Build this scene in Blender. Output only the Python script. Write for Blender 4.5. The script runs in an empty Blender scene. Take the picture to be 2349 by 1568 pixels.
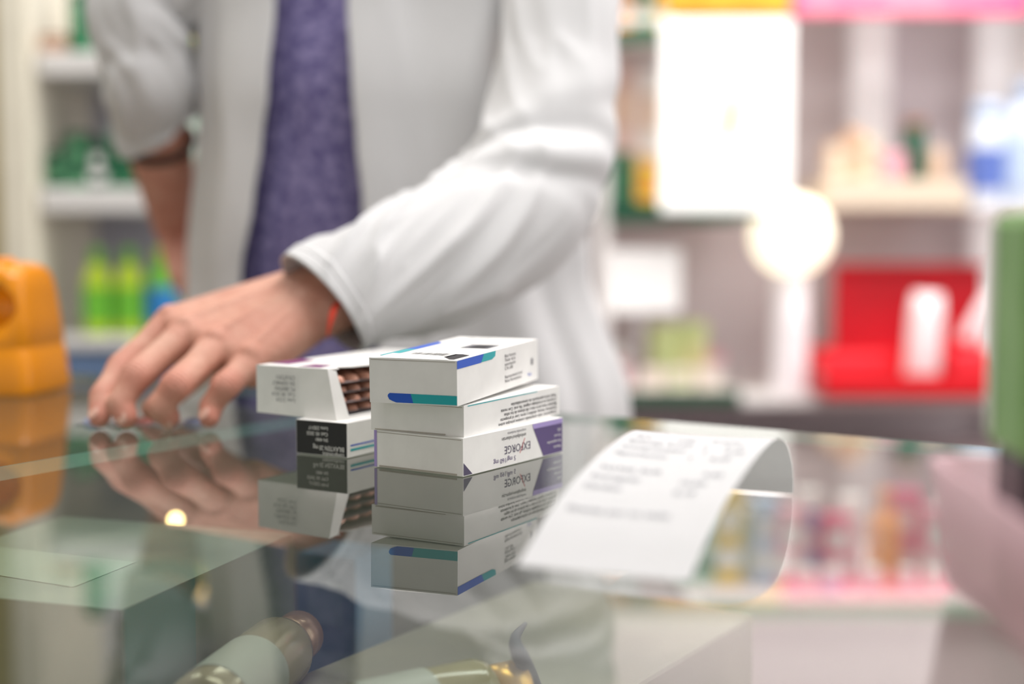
import bpy, bmesh, math, random
from mathutils import Vector, Matrix, noise
random.seed(7)
SC = bpy.context.scene
COL = SC.collection
SC.view_settings.view_transform = 'Standard'
SC.view_settings.look = 'None'
SC.view_settings.exposure = 0.0

# ------------------------------------------------------------------ camera
F = 3262.5
TH = math.radians(4.63)
ZC = 1.138
cd = bpy.data.cameras.new('camera')
cam = bpy.data.objects.new('camera', cd)
COL.objects.link(cam)
cam.location = (0, 0, ZC)
cam.rotation_euler = (math.radians(90) - TH, 0, 0)
cd.sensor_width = 36
cd.lens = 50
cd.clip_start = 0.01
cd.dof.use_dof = True
cd.dof.focus_distance = 0.80
cd.dof.aperture_fstop = 2.3
SC.camera = cam

def ray(px, py):
    u = (px - 1174.5) / F
    v = (py - 784) / F
    return Vector((u, math.cos(TH) - v * math.sin(TH), -math.sin(TH) - v * math.cos(TH)))
def at(px, py, Y):
    d = ray(px, py)
    t = Y / d.y
    return Vector((d.x * t, Y, ZC + d.z * t))
def on(px, py, z):
    d = ray(px, py)
    t = (z - ZC) / d.z
    return Vector((d.x * t, d.y * t, z))

# ------------------------------------------------------------------ materials
def lin(c):
    o = []
    for v in c:
        v = v / 255.0
        o.append(v / 12.92 if v <= 0.04045 else ((v + 0.055) / 1.055) ** 2.4)
    return (o[0], o[1], o[2], 1)
MATS = {}
def M(name, col, rough=0.5, metal=0.0, emit=0.0, col2=None, scale=20.0, bump=0.0, bscale=200.0,
      trans=0.0, sss=0.0, alpha=1.0, detail=3.0, coat=0.0, redcol=None, bdist=0.002):
    if name in MATS:
        return MATS[name]
    m = bpy.data.materials.new(name)
    m.use_nodes = True
    nt = m.node_tree
    b = nt.nodes['Principled BSDF']
    b.inputs['Base Color'].default_value = lin(col)
    b.inputs['Roughness'].default_value = rough
    b.inputs['Metallic'].default_value = metal
    b.inputs['Transmission Weight'].default_value = trans
    b.inputs['Alpha'].default_value = alpha
    b.inputs['Coat Weight'].default_value = coat
    if sss:
        b.inputs['Subsurface Weight'].default_value = sss
        b.inputs['Subsurface Radius'].default_value = (0.010, 0.004, 0.002)
        b.inputs['Subsurface Scale'].default_value = 0.4
    if emit:
        b.inputs['Emission Color'].default_value = lin(col)
        b.inputs['Emission Strength'].default_value = emit
    tc = nt.nodes.new('ShaderNodeTexCoord')
    n = nt.nodes.new('ShaderNodeTexNoise')
    n.inputs['Scale'].default_value = scale
    n.inputs['Detail'].default_value = detail
    nt.links.new(tc.outputs['Object'], n.inputs['Vector'])
    r = nt.nodes.new('ShaderNodeValToRGB')
    c2 = col2 if col2 else tuple(max(0, v * 0.975) for v in col)
    r.color_ramp.elements[0].position = 0.35
    r.color_ramp.elements[1].position = 0.65
    r.color_ramp.elements[0].color = lin(c2)
    r.color_ramp.elements[1].color = lin(col)
    nt.links.new(n.outputs['Fac'], r.inputs['Fac'])
    src = r.outputs['Color']
    if redcol:
        a = nt.nodes.new('ShaderNodeAttribute'); a.attribute_name = 'flush'
        mx = nt.nodes.new('ShaderNodeMixRGB')
        nt.links.new(a.outputs['Fac'], mx.inputs[0])
        nt.links.new(src, mx.inputs[1])
        mx.inputs[2].default_value = lin(redcol)
        src = mx.outputs[0]
    nt.links.new(src, b.inputs['Base Color'])
    if bump:
        n2 = nt.nodes.new('ShaderNodeTexNoise')
        n2.inputs['Scale'].default_value = bscale
        n2.inputs['Detail'].default_value = 4
        nt.links.new(tc.outputs['Object'], n2.inputs['Vector'])
        bp = nt.nodes.new('ShaderNodeBump')
        bp.inputs['Strength'].default_value = bump
        bp.inputs['Distance'].default_value = bdist
        nt.links.new(n2.outputs['Fac'], bp.inputs['Height'])
        nt.links.new(bp.outputs['Normal'], b.inputs['Normal'])
    MATS[name] = m
    return m

def glass_mat():
    m = bpy.data.materials.new('counter_glass')
    m.use_nodes = True
    nt = m.node_tree
    nt.nodes.clear()
    out = nt.nodes.new('ShaderNodeOutputMaterial')
    mix = nt.nodes.new('ShaderNodeMixShader')
    tr = nt.nodes.new('ShaderNodeBsdfTransparent')
    tr.inputs['Color'].default_value = (0.87, 0.90, 0.875, 1)
    gl = nt.nodes.new('ShaderNodeBsdfGlossy')
    gl.inputs['Roughness'].default_value = 0.0
    gl.inputs['Color'].default_value = (0.95, 0.94, 0.93, 1)
    fr = nt.nodes.new('ShaderNodeFresnel')
    fr.inputs['IOR'].default_value = 1.52
    geo = nt.nodes.new('ShaderNodeNewGeometry')
    inv = nt.nodes.new('ShaderNodeMath'); inv.operation = 'SUBTRACT'; inv.inputs[0].default_value = 1
    nt.links.new(geo.outputs['Backfacing'], inv.inputs[1])
    mul = nt.nodes.new('ShaderNodeMath'); mul.operation = 'MULTIPLY'; mul.use_clamp = True
    mul2 = nt.nodes.new('ShaderNodeMath'); mul2.operation = 'MULTIPLY'; mul2.use_clamp = True
    mul2.inputs[1].default_value = 1.12
    nt.links.new(fr.outputs[0], mul2.inputs[0])
    nt.links.new(mul2.outputs[0], mul.inputs[0])
    nt.links.new(inv.outputs[0], mul.inputs[1])
    nt.links.new(mul.outputs[0], mix.inputs[0])
    nt.links.new(tr.outputs[0], mix.inputs[1])
    nt.links.new(gl.outputs[0], mix.inputs[2])
    nt.links.new(mix.outputs[0], out.inputs[0])
    return m
def paper_mat(name, col, tl=.35):
    m = bpy.data.materials.new(name); m.use_nodes = True; nt = m.node_tree; nt.nodes.clear()
    out = nt.nodes.new('ShaderNodeOutputMaterial'); mix = nt.nodes.new('ShaderNodeMixShader'); mix.inputs[0].default_value = tl
    d = nt.nodes.new('ShaderNodeBsdfDiffuse'); t = nt.nodes.new('ShaderNodeBsdfTranslucent')
    nz = nt.nodes.new('ShaderNodeTexNoise'); nz.inputs['Scale'].default_value = 90
    tc = nt.nodes.new('ShaderNodeTexCoord'); nt.links.new(tc.outputs['Object'], nz.inputs['Vector'])
    r = nt.nodes.new('ShaderNodeValToRGB'); r.color_ramp.elements[0].color = lin(tuple(v*.98 for v in col)); r.color_ramp.elements[1].color = lin(col)
    nt.links.new(nz.outputs['Fac'], r.inputs['Fac'])
    nt.links.new(r.outputs[0], d.inputs[0]); nt.links.new(r.outputs[0], t.inputs[0])
    nt.links.new(d.outputs[0], mix.inputs[1]); nt.links.new(t.outputs[0], mix.inputs[2]); nt.links.new(mix.outputs[0], out.inputs[0])
    return m

# ------------------------------------------------------------------ mesh helpers
class MB:
    def __init__(s):
        s.v = []; s.f = []; s.m = []
    def add(s, vs, fs, mi=0):
        o = len(s.v)
        s.v += [Vector(p) for p in vs]
        for f in fs:
            s.f.append([i + o for i in f]); s.m.append(mi)
        return s
    def box(s, lo, hi, mi=0):
        x0, y0, z0 = lo; x1, y1, z1 = hi
        vs = [(x0,y0,z0),(x1,y0,z0),(x1,y1,z0),(x0,y1,z0),(x0,y0,z1),(x1,y0,z1),(x1,y1,z1),(x0,y1,z1)]
        return s.add(vs, [(0,3,2,1),(4,5,6,7),(0,1,5,4),(1,2,6,5),(2,3,7,6),(3,0,4,7)], mi)
    def xf(s, mat):
        s.v = [mat @ p for p in s.v]
        return s

def mk(name, mb, mats, parent=None, smooth=False, bevel=0.0, seg=2, loc=None, rotz=0.0):
    me = bpy.data.meshes.new(name)
    me.from_pydata([tuple(p) for p in mb.v], [], mb.f)
    for mt in mats:
        me.materials.append(mt)
    for p, mi in zip(me.polygons, mb.m):
        p.material_index = mi
        p.use_smooth = smooth
    me.update()
    o = bpy.data.objects.new(name, me)
    COL.objects.link(o)
    if parent:
        o.parent = parent
    if loc is not None:
        o.location = loc
    o.rotation_euler = (0, 0, rotz)
    if bevel:
        b = o.modifiers.new('bevel', 'BEVEL'); b.width = bevel; b.segments = seg; b.limit_method = 'ANGLE'
        b.angle_limit = math.radians(50)
    return o
def tag(o, label, cat, group=None):
    o['label'] = label; o['category'] = cat
    if group: o['group'] = group
    return o
def thing(name, loc, label, cat, group=None, rotz=0.0, rot=None):
    e = bpy.data.objects.new(name, None)
    e.empty_display_size = 0.02
    COL.objects.link(e)
    e.location = loc
    e.rotation_euler = rot if rot else (0, 0, rotz)
    return tag(e, label, cat, group)

def lathe(prof, n=32, mi=0, cap=True):
    mb = MB()
    vs = []; fs = []
    for (r, z) in prof:
        for i in range(n):
            a = 2 * math.pi * i / n
            vs.append((r * math.cos(a), r * math.sin(a), z))
    for k in range(len(prof) - 1):
        for i in range(n):
            j = (i + 1) % n
            fs.append((k*n+i, k*n+j, (k+1)*n+j, (k+1)*n+i))
    if cap:
        fs.append(tuple(reversed(range(n))))
        fs.append(tuple((len(prof)-1)*n + i for i in range(n)))
    return mb.add(vs, fs, mi)

def text_geo(s, size, align='LEFT', space=1.0, bold=0.0):
    c = bpy.data.curves.new('t', 'FONT')
    c.body = s; c.size = size; c.align_x = align; c.resolution_u = 2
    c.space_character = space
    if bold: c.offset = bold
    o = bpy.data.objects.new('t', c)
    COL.objects.link(o)
    dg = bpy.context.evaluated_depsgraph_get()
    me = bpy.data.meshes.new_from_object(o.evaluated_get(dg))
    vs = [(v.co.x, v.co.y) for v in me.vertices]
    fs = [tuple(p.vertices) for p in me.polygons]
    bpy.data.objects.remove(o); bpy.data.curves.remove(c); bpy.data.meshes.remove(me)
    return vs, fs
def put_text(mb, s, size, O, U, V, N, mi, eps=0.00012, align='LEFT', sx=1.0, bold=0.0):
    vs, fs = text_geo(s, size, align, bold=bold)
    O, U, V, N = Vector(O), Vector(U), Vector(V), Vector(N)
    mb.add([O + U * x * sx + V * y + N * eps for x, y in vs], fs, mi)

def bake(o):
    dg = bpy.context.evaluated_depsgraph_get()
    m = bpy.data.meshes.new_from_object(o.evaluated_get(dg))
    o.modifiers.clear()
    o.data = m
    return o
_ico = {}
def ico(sub):
    if sub not in _ico:
        b = bmesh.new(); bmesh.ops.create_icosphere(b, subdivisions=sub, radius=1)
        _ico[sub] = [v.co.copy() for v in b.verts]; b.free()
    return _ico[sub]
def hull(mb, pts, sub=2, mi=0):
    b = bmesh.new()
    for p, r in pts:
        p = Vector(p)
        rr = r if isinstance(r, (tuple, list)) else (r, r, r)
        for c in ico(sub):
            b.verts.new(p + Vector((c.x*rr[0], c.y*rr[1], c.z*rr[2])))
    res = bmesh.ops.convex_hull(b, input=b.verts)
    bad = [g for g in res['geom_interior'] if isinstance(g, bmesh.types.BMVert)]
    bmesh.ops.delete(b, geom=bad, context='VERTS')
    loose = [v for v in b.verts if not v.link_faces]
    bmesh.ops.delete(b, geom=loose, context='VERTS')
    b.verts.index_update()
    mb.add([v.co.copy() for v in b.verts], [tuple(v.index for v in f.verts) for f in b.faces], mi)
    b.free()
def organic(name, mb, vox, mats, it=6, fac=0.5):
    o = mk(name, mb, mats)
    r = o.modifiers.new('r', 'REMESH'); r.mode = 'VOXEL'; r.voxel_size = vox; r.use_smooth_shade = True
    s = o.modifiers.new('s', 'SMOOTH'); s.iterations = it; s.factor = fac
    bake(o)
    for p in o.data.polygons: p.use_smooth = True
    return o
def join_meshes(target, others):
    b = bmesh.new()
    b.from_mesh(target.data)
    for o in others:
        b.from_mesh(o.data)
    b.to_mesh(target.data); b.free()
    for o in others:
        bpy.data.objects.remove(o)
    for p in target.data.polygons: p.use_smooth = True

def cr(P, t):
    n = len(P) - 1
    i = min(int(t), n - 1); f = t - i
    def g(k): return P[max(0, min(n, k))]
    a, b, c, d = g(i-1), g(i), g(i+1), g(i+2)
    return 0.5 * ((2*b) + (c - a)*f + (2*a - 5*b + 4*c - d)*f*f + (3*b - a - 3*c + d)*f*f*f)
def tube(mb, P, R, rings, seg, disp=None, mi=0, up=Vector((0,0,1)), shift=None):
    n = len(P) - 1
    prevN = None
    vs = []; fs = []
    for k in range(rings + 1):
        t = n * k / rings
        c = cr(P, t); r = cr(R, t)
        tg = (cr(P, min(n, t + .02)) - cr(P, max(0, t - .02))).normalized()
        if prevN is None:
            N = (up - tg * up.dot(tg)).normalized()
        else:
            N = (prevN - tg * prevN.dot(tg)).normalized()
        prevN = N
        B = tg.cross(N)
        for i in range(seg):
            a = 2 * math.pi * i / seg
            rr = r + (disp(t / n, a, c) if disp else 0)
            p = c + (N * math.cos(a) + B * math.sin(a)) * rr
            if shift: p = p + tg * shift(t / n, a)
            vs.append(p)
    for k in range(rings):
        for i in range(seg):
            j = (i + 1) % seg
            fs.append((k*seg+i, k*seg+j, (k+1)*seg+j, (k+1)*seg+i))
    mb.add(vs, fs, mi)
def ridge(x, y, z, sharp=1.0):
    n = noise.noise(Vector((x, y, z)))
    return 1.0 - min(1.0, abs(n)*2.6*sharp)

def lt(tab, z):
    if z <= tab[0][0]: return tab[0][1]
    for (a, b), (c, d) in zip(tab, tab[1:]):
        if z <= c:
            f = (z - a) / (c - a); f = f*f*(3-2*f)
            return b + (d - b) * f
    return tab[-1][1]

# ------------------------------------------------------------------ palette
white_card = M('white_card', (238, 237, 234), 0.55, scale=60)
white_card2 = M('white_card_glossy', (246, 245, 241), 0.35, scale=60)
black_ink = M('black_ink', (28, 28, 32), 0.5)
grey_ink = M('grey_ink', (90, 90, 98), 0.6)
dark_shade_print = M('dark_shade_print', (38, 36, 40), 0.8)  # painted shade for carton openings, also a dark print square
blue_p = M('blue_print', (10, 84, 196), 0.4)
teal_p = M('teal_print', (0, 166, 172), 0.4)
purple_p = M('purple_print', (78, 58, 116), 0.45)
lilac_p = M('lilac_print', (166, 148, 208), 0.45)
plum_p = M('plum_print', (122, 50, 112), 0.45)
red_p = M('red_print', (205, 40, 50), 0.45)
navy_p = M('navy_print', (58, 48, 84), 0.45)

# ------------------------------------------------------------------ room
def struct(name, lo, hi, mat):
    mb = MB().box(lo, hi)
    o = mk(name, mb, [mat]); o['kind'] = 'structure'
    return o
wall_m = M('wall_paint', (214, 206, 208), 0.8, bump=0.05)
floor_m = M('floor_vinyl', (150, 140, 136), 0.4, col2=(135, 126, 122), scale=6)
ceil_m = M('ceiling_paint', (235, 233, 230), 0.9)
struct('floor', (-2.6, -1.5, -0.05), (2.9, 3.5, 0), floor_m)
struct('ceiling', (-2.6, -1.5, 2.8), (2.9, 3.5, 2.85), ceil_m)
struct('wall_back', (-2.6, 3.4, 0), (2.9, 3.5, 2.8), wall_m)
struct('wall_left', (-2.7, -1.5, 0), (-2.6, 3.5, 2.8), M('wall_left_paint', (214, 210, 190), 0.8))
struct('wall_right', (2.9, -1.5, 0), (3.0, 3.5, 2.8), wall_m)

# ------------------------------------------------------------------ counter
RZ = math.radians(-32)
ctr = thing('display_counter', (0, 0, 0), 'glass-topped pharmacy display counter with products inside', 'counter', rotz=RZ)
GM = glass_mat()
lam = M('counter_laminate', (205, 202, 192), 0.5)
inner = M('counter_inner', (160, 154, 148), 0.6, col2=(140, 138, 130), scale=5)
mk('base_cabinet', MB().box((-1.6, .22, 0), (.55, .89, .80)), [lam], ctr, bevel=.003)
mk('case_floor', MB().box((-1.58, .225, .8005), (.53, .885, .806)), [inner], ctr)
mk('back_panel', MB().box((-1.6, .892, .80), (-.53, .902, .985)), [M('back_panel_grey', (146, 150, 146), 0.4)], ctr)
mk('end_panel', MB().box((-1.606, .22, .80), (-1.60, .90, .99)), [lam], ctr)
mk('end_panel', MB().box((.545, .22, .80), (.551, .89, .99)), [lam], ctr)
edge_g = M('glass_edge', (150, 188, 176), 0.15)
def pane(x0, x1):
    mb = MB().box((x0, .2, .992), (x1, .911, 1.0))
    mb.m = [0, 0, 1, 1, 1, 1]
    return mk('glass_top', mb, [GM, edge_g], ctr)
pane(-1.61, -.6808)
pane(-.6800, .56)
mk('display_step', MB().box((-.535, .30, .807), (-.36, .885, .878)), [M('step_beige', (148, 144, 126), 0.5, col2=(126, 126, 112), scale=9)], ctr, bevel=.003)

# ------------------------------------------------------------------ medicine boxes
def carton_obj(name, corner, yaw, W, L, H, deco, label, mats, tilt=0.0, group='medicine boxes stacked on the glass counter'):
    mb = MB()
    mb.box((-W, 0, 0), (0, L, H), 0)
    mb.add([(-W+.001, -.0001, H-.0008), (-.001, -.0001, H-.0008), (-.001, -.0001, H-.0012), (-W+.001, -.0001, H-.0012)], [(0,1,2,3)], 1)
    deco(mb, W, L, H)
    o = mk(name, mb, mats, loc=corner)
    o.rotation_euler = (tilt, 0, -yaw)
    tag(o, label, 'medicine box', group)
    bv = o.modifiers.new('bevel', 'BEVEL'); bv.width = .0005; bv.segments = 2; bv.limit_method = 'ANGLE'; bv.angle_limit = math.radians(60)
    return o
def poly_front(mb, W, pts, mi, eps=.00015):
    mb.add([(-W + s, -eps, z) for s, z in pts], [tuple(range(len(pts)))], mi)
def poly_side(mb, pts, mi, eps=.00015):
    mb.add([(eps, y, z) for y, z in pts], [tuple(range(len(pts)))], mi)
def poly_top(mb, W, H, pts, mi, eps=.00015):
    mb.add([(-W + s, y, H + eps) for s, y in pts], [tuple(range(len(pts)))], mi)
X, Yv, Z = Vector((1,0,0)), Vector((0,1,0)), Vector((0,0,1))
pm = [white_card, M('seam_grey', (176, 170, 160), 0.7), black_ink, purple_p, lilac_p, navy_p, red_p, grey_ink, teal_p, blue_p, plum_p, dark_shade_print, white_card2]

A0 = on(1062, 1093, 1.0005)
C0 = on(1292, 1035, 1.0005)
yaw0 = math.atan2((C0 - A0).x, (C0 - A0).y)
def deco0(mb, W, L, H):
    poly_front(mb, W, [(0, 0), (.002, 0), (.002, H), (0, H)], 4)
    mb.box((-W+.004, -.0006, .0003), (-.004, 0, .0012), 1)
    poly_side(mb, [(.083, 0.0004), (L-.0005, 0.0004), (L-.0005, H-.003), (.072, H-.003)], 3)
    poly_side(mb, [(.072, H-.0032), (L-.0005, H-.0032), (L-.0005, H-.0003), (.071, H-.0003)], 4, .0002)
    poly_side(mb, [(.0005, 0.0004), (.009, 0.0004), (.0005, .0075)], 5)
    U = -Yv; V = -Z
    put_text(mb, 'EXFORGE', .0066, (0, .0690, .0114), U, V, X, 5, .0002, sx=.98)
    poly_side(mb, [(.0628,.0138),(.0624,.0140),(.0570,.0056),(.0575,.0056)], 6, .0003)
    put_text(mb, 'amlodipino/valsartán', .0031, (0, .064, .0168), U, V, X, 2, .0002, sx=1.0)
    put_text(mb, 'comprimidos recubiertos', .0024, (0, .064, .0194), U, V, X, 7, .0002, sx=.8)
    put_text(mb, '5 mg/160 mg', .0040, (0, .053, .0048), U, V, X, 3, .0002, sx=1.1)
    for i in range(4):
        put_text(mb, ['Novartis', '56 comprimidos', 'Vía oral', 'EFG'][i], .0024, (0, .103, .0050 + i*.0034), U, V, X, 12, .0003)
carton_obj('medicine_box', A0, yaw0, .0625, .1055, .0212, deco0, 'white medicine box with purple end and upside-down dark lettering', pm)

A1 = on(1064, 1003, 1.0217)
def deco1(mb, W, L, H):
    mb.box((-W+.003, -.0005, .0004), (-.012, 0, .0011), 1)
    U = -Yv; V = -Z
    poly_side(mb, [(.004, H-.0008), (.085, H-.0008), (.085, H-.0003), (.004, H-.0003)], 8)
    lines = ['Composición: cada comprimido contiene principio activo', 'Excipientes: lactosa, almidón y otros. Leer el prospecto', 'Mantener fuera de la vista y del alcance de los niños', 'Conservar en el embalaje original. Vía oral. Con receta', 'Titular de la autorización de comercialización']
    for i, s in enumerate(lines):
        put_text(mb, s, .0027, (0, L-.004, .0030 + i*.0026), U, V, X, 2, .0002, sx=1.15, bold=.00003)
carton_obj('medicine_box', A1, math.radians(29.5), .0625, .1140, .0176, deco1, 'plain white medicine box with dense small print in the stack', pm)

A2 = on(1049, 932, 1.0400)
def deco2(mb, W, L, H):
    hs = .0052
    pts = [(.0165, .0006), (.027, .0006), (.027, hs+.0006), (.0125, hs+.0006), (.0115, hs-.0002), (.0112, hs-.0012), (.0122, hs-.0030), (.0140, .0014)]
    poly_front(mb, W, pts, 9)
    poly_front(mb, W, [(.027, .0006), (W, .0006), (W, hs+.0006), (.0255, hs+.0006)], 8, .0002)
    poly_side(mb, [(0, H-.0048), (.034, H-.0048), (.040, H-.0002), (0, H-.0002)], 9)
    poly_side(mb, [(.034, H-.0046), (.050, H-.0046), (.055, H-.0032), (.056, H-.0002), (.038, H-.0002)], 8, .0002)
    tx = ['Bajo licencia:', 'Titular de la', 'autorización', 'C.N. 658', '', 'Representante local:', 'Nova Farmacéutica']
    for i, s in enumerate(tx):
        if s: put_text(mb, s, .0027, (0, .070, H-.0058 - i*.0025), Yv, Z, X, 2, .0002, sx=1.3)
    poly_side(mb, [(.114, H-.011), (.117, H-.011), (.117, H-.015), (.114, H-.015)], 7)
    put_text(mb, 'Kern', .0032, (0, .108, .0038), Yv, Z, X, 9, .0002)
    poly_top(mb, W, H, [(.0005, .012), (.007, .010), (.007, .048), (.0005, .046)], 8)
    poly_top(mb, W, H, [(.0005, .046), (.007, .048), (.007, .085), (.0005, .092)], 9)
    poly_top(mb, W, H, [(.022, .0035), (.050, .004), (.050, .0260), (.044, .0300), (.026, .0270), (.020, .014)], 11)  # dark patch painted as the shade in the torn opening
    poly_top(mb, W, H, [(.016, .006), (.041, .008), (.042, .030), (.016, .030)], 12, .0006)
    x = .0175
    while x < .040:
        w = random.choice([.0003, .0005, .0008])
        poly_top(mb, W, H, [(x, .009), (x+w, .009), (x+w, .0250), (x, .0250)], 2, .0009)
        x += w + random.choice([.0004, .0006, .0008])
    mb.add([(-W+.003, .0005, H+.0002), (-.004, .0002, H+.0002), (-.012, .006, H+.0018), (-W+.012, .006, H+.0024)], [(0,1,2,3)], 0)
    poly_top(mb, W, H, [(.028, .062), (.046, .062), (.046, .082), (.028, .082)], 7)
    poly_top(mb, W, H, [(.033, .064), (.043, .064), (.043, .080), (.033, .080)], 11, .0003)
    for i in range(4):
        put_text(mb, ['30 comprimidos', 'Lote y caducidad', 'Con receta', 'Vía oral'][i], .0050, (-W+.010, .088 + i*.009, H), X, Yv, Z, 2, .0002)
carton_obj('medicine_box', A2, math.radians(21.5), .0535, .1260, .0252, deco2, 'white medicine box with blue and teal stripes and torn top', pm, tilt=math.radians(1.2))

A3 = on(797, 1050, 1.0005)
def deco3(mb, W, L, H):
    poly_front(mb, W, [(.0003, .0003), (W-.0003, .0003), (W-.0003, H-.0003), (.0003, H-.0003)], 2)
    U = -X; V = -Z
    def FT(s, size, right, z, sx=1.0, mi=12):
        put_text(mb, s, size, (-right, 0, z), U, V, -Yv, mi, .0004, sx=sx)
    FT('Lote 23D17', .0030, .014, .0175)
    FT('Cad. 05 2025', .0030, .014, .0140)
    FT('SN 4081', .0028, .014, .0105)
    FT('BILAXTEN 20 mg', .0040, .002, .0060, .8)
    FT('comprimidos', .0034, .002, .0022, .9)
    poly_side(mb, [(.003, .0035), (L, .0035), (L, .0050), (.003, .0050)], 8)
    poly_side(mb, [(.003, .0065), (L, .0065), (L, .0074), (.003, .0074)], 9)
carton_obj('medicine_box', A3, math.radians(30), .0385, .085, .0208, deco3, 'small black-fronted white medicine box under the open one', pm)

yawL = math.radians(30)
WL, LL, HL = .063, .138, .0300
cornL = on(772, 962, 1.0216)
cornL = cornL + Vector((0, 0.004, 0))
mb = MB()
t = .0006
mb.box((-WL, 0, 0), (0, LL, t), 0)
mb.box((-WL, 0, 0), (-WL+t, LL, HL), 0)
mb.box((-WL, LL-t, 0), (0, LL, HL), 0)
tp = [(0, 0), (WL-.006, 0), (WL-.003, .006), (WL-.010, .012), (WL-.004, .020), (WL-.001, .036), (WL, .05), (WL, LL), (0, LL)]
vs = [(-WL+s, y, HL) for s, y in tp] + [(-WL+s, y, HL-t) for s, y in tp]
n = len(tp)
mb.add(vs, [tuple(range(n)), tuple(reversed(range(n, 2*n)))] + [(i, i+n, (i+1) % n + n, (i+1) % n) for i in range(n)], 0)
mb.add([(-WL, 0, 0), (.004, -.006, -.0004), (-.004, -.004, HL+.0005), (-WL, 0, HL),
        (-WL, t, 0), (.004, -.006+t, -.0004), (-.004, -.004+t, HL+.0005), (-WL, t, HL)],
       [(0,1,2,3), (7,6,5,4), (0,4,5,1), (1,5,6,2), (2,6,7,3), (3,7,4,0)], 0)
mb.add([(.004, -.006, -.0004), (.0065, .004, -.0004), (-.002, .002, HL-.001), (-.004, -.004, HL+.0005)], [(0,1,2,3)], 0)
mb.box((-WL+.0008, .002, .0007), (-.001, LL-.002, .0012), 11)  # dark sheets painted as the shade inside the open box
mb.box((-WL+.0008, .002, .0012), (-WL+.0014, LL-.002, HL-.001), 11)
for i in range(5):
    vs2, fs2 = text_geo(['Lote: 21D4', 'Cad.: 09 2024', 'PC 0847000', 'SN 10394857', 'CN 672931'][i], .0036)
    mb.add([Vector((-.028 - x*.9, -.0053, .011 + i*.0035 - y)) for x, y in vs2], fs2, 7)
poly_top(mb, WL, HL, [(.001, .012), (.016, .012), (.016, .040), (.001, .046)], 10)
poly_top(mb, WL, HL, [(.030, .004), (.047, .004), (.045, .020), (.031, .020)], 10)
put_text(mb, 'TARDYFERON', .009, (-WL+.022, .115, HL), -Yv, X, Z, 10, .0002)
put_text(mb, 'comprimidos', .005, (-WL+.036, .115, HL), -Yv, X, Z, 7, .0002)
ob = mk('open_medicine_box', mb, pm, loc=cornL, rotz=-yawL)
tag(ob, 'open white medicine box with plum print showing blister packs inside', 'medicine box', 'medicine boxes stacked on the glass counter')
copper = M('copper_blister', (204, 146, 122), 0.4, metal=0.15, coat=.3)
foil = M('dark_foil', (86, 74, 74), 0.35, metal=0.6)
for k in range(4):
    m2 = MB()
    bw, bl = .048, .105
    m2.box((-bw, 0, 0), (0, bl, .0006), 1)
    for ix in range(3):
        for iy in range(7):
            cx, cy = -bw + .008 + ix*.016, .008 + iy*.0145
            vs = []; fs = []
            S, Rr = 16, 4
            for j in range(Rr + 1):
                a = math.pi/2 * j / Rr
                for i in range(S):
                    b = 2*math.pi*i/S
                    vs.append((cx + .0068*math.cos(a)**.6*math.cos(b) if j < Rr else cx, cy + .0060*math.cos(a)**.6*math.sin(b) if j < Rr else cy, .0006 + .0042*math.sin(a)))
            for j in range(Rr):
                for i in range(S):
                    i2 = (i+1) % S
                    fs.append((j*S+i, j*S+i2, (j+1)*S+i2, (j+1)*S+i))
            m2.add(vs, fs, 0)
    lc = Vector((-.004 + .001*(k % 2), .004 + .0015*(k % 3), .0016 + k*.0062))
    R = Matrix.Rotation(-yawL, 4, 'Z')
    o = mk('blister_pack', m2, [copper, foil], smooth=True, loc=cornL + (R @ lc), rotz=-yawL)
    tag(o, 'copper-coloured blister pack of pills inside the open box', 'blister pack', 'blister packs in the open box')

# ------------------------------------------------------------------ receipt
rp = paper_mat('receipt_paper', (224, 224, 226), .15)
ri = M('receipt_ink', (136, 137, 146), 0.7)
nr = on(1582, 1338, 1.001); nl = on(1185, 1299, 1.001)
wdir = (nl - nr); wid = wdir.length; wdir.normalize()
ldir = Vector((-wdir.y, wdir.x, 0))
if ldir.y < 0: ldir = -ldir
PR = [(0, .0010), (.010, .0052), (.033, .0145), (.065, .0240), (.105, .0315), (.140, .0350), (.162, .0345), (.181, .0290), (.194, .0190), (.1995, .0095), (.2000, .0009)]
PV = [Vector((a, 0, b)) for a, b in PR]
def rpos(t, w, off=0):
    p = cr(PV, t)
    tg = (cr(PV, min(len(PV)-1, t+.03)) - cr(PV, max(0, t-.03))).normalized()
    nn = Vector((-tg.z, 0, tg.x))
    p = p + nn * off
    sag = -.0012*math.sin(math.pi*w/wid)*math.sin(math.pi*t/(len(PV)-1))
    return nr + ldir * p.x + wdir * w + Vector((0, 0, p.z + sag - 0.0005))
mb = MB()
NL, NW = 120, 24
vs = [rpos((len(PV)-1)*i/NL, wid*j/NW) for i in range(NL+1) for j in range(NW+1)]
fs = [(i*(NW+1)+j, i*(NW+1)+j+1, (i+1)*(NW+1)+j+1, (i+1)*(NW+1)+j) for i in range(NL) for j in range(NW)]
mb.add(vs, fs, 0)
rows = ['FARMACIA', 'Calle Mayor 12   Tel. 91 555', '', 'Art.        Uds     Precio', 'Exforge 5/160   1     3,12', 'Comprimidos     1     2,50', 'Aportacion      1     4,20', '', 'TOTAL EUR            9,82', 'Entregado           10,00', 'Cambio               0,18', '', 'Gracias por su visita']
arc = [0.0]
NS = 200
for i in range(NS):
    arc.append(arc[-1] + (cr(PV, (len(PV)-1)*(i+1)/NS) - cr(PV, (len(PV)-1)*i/NS)).length)
def t_of(s):
    for i in range(NS):
        if arc[i+1] >= s:
            return (len(PV)-1)*(i + (s-arc[i])/(arc[i+1]-arc[i]))/NS
    return len(PV)-1
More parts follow.
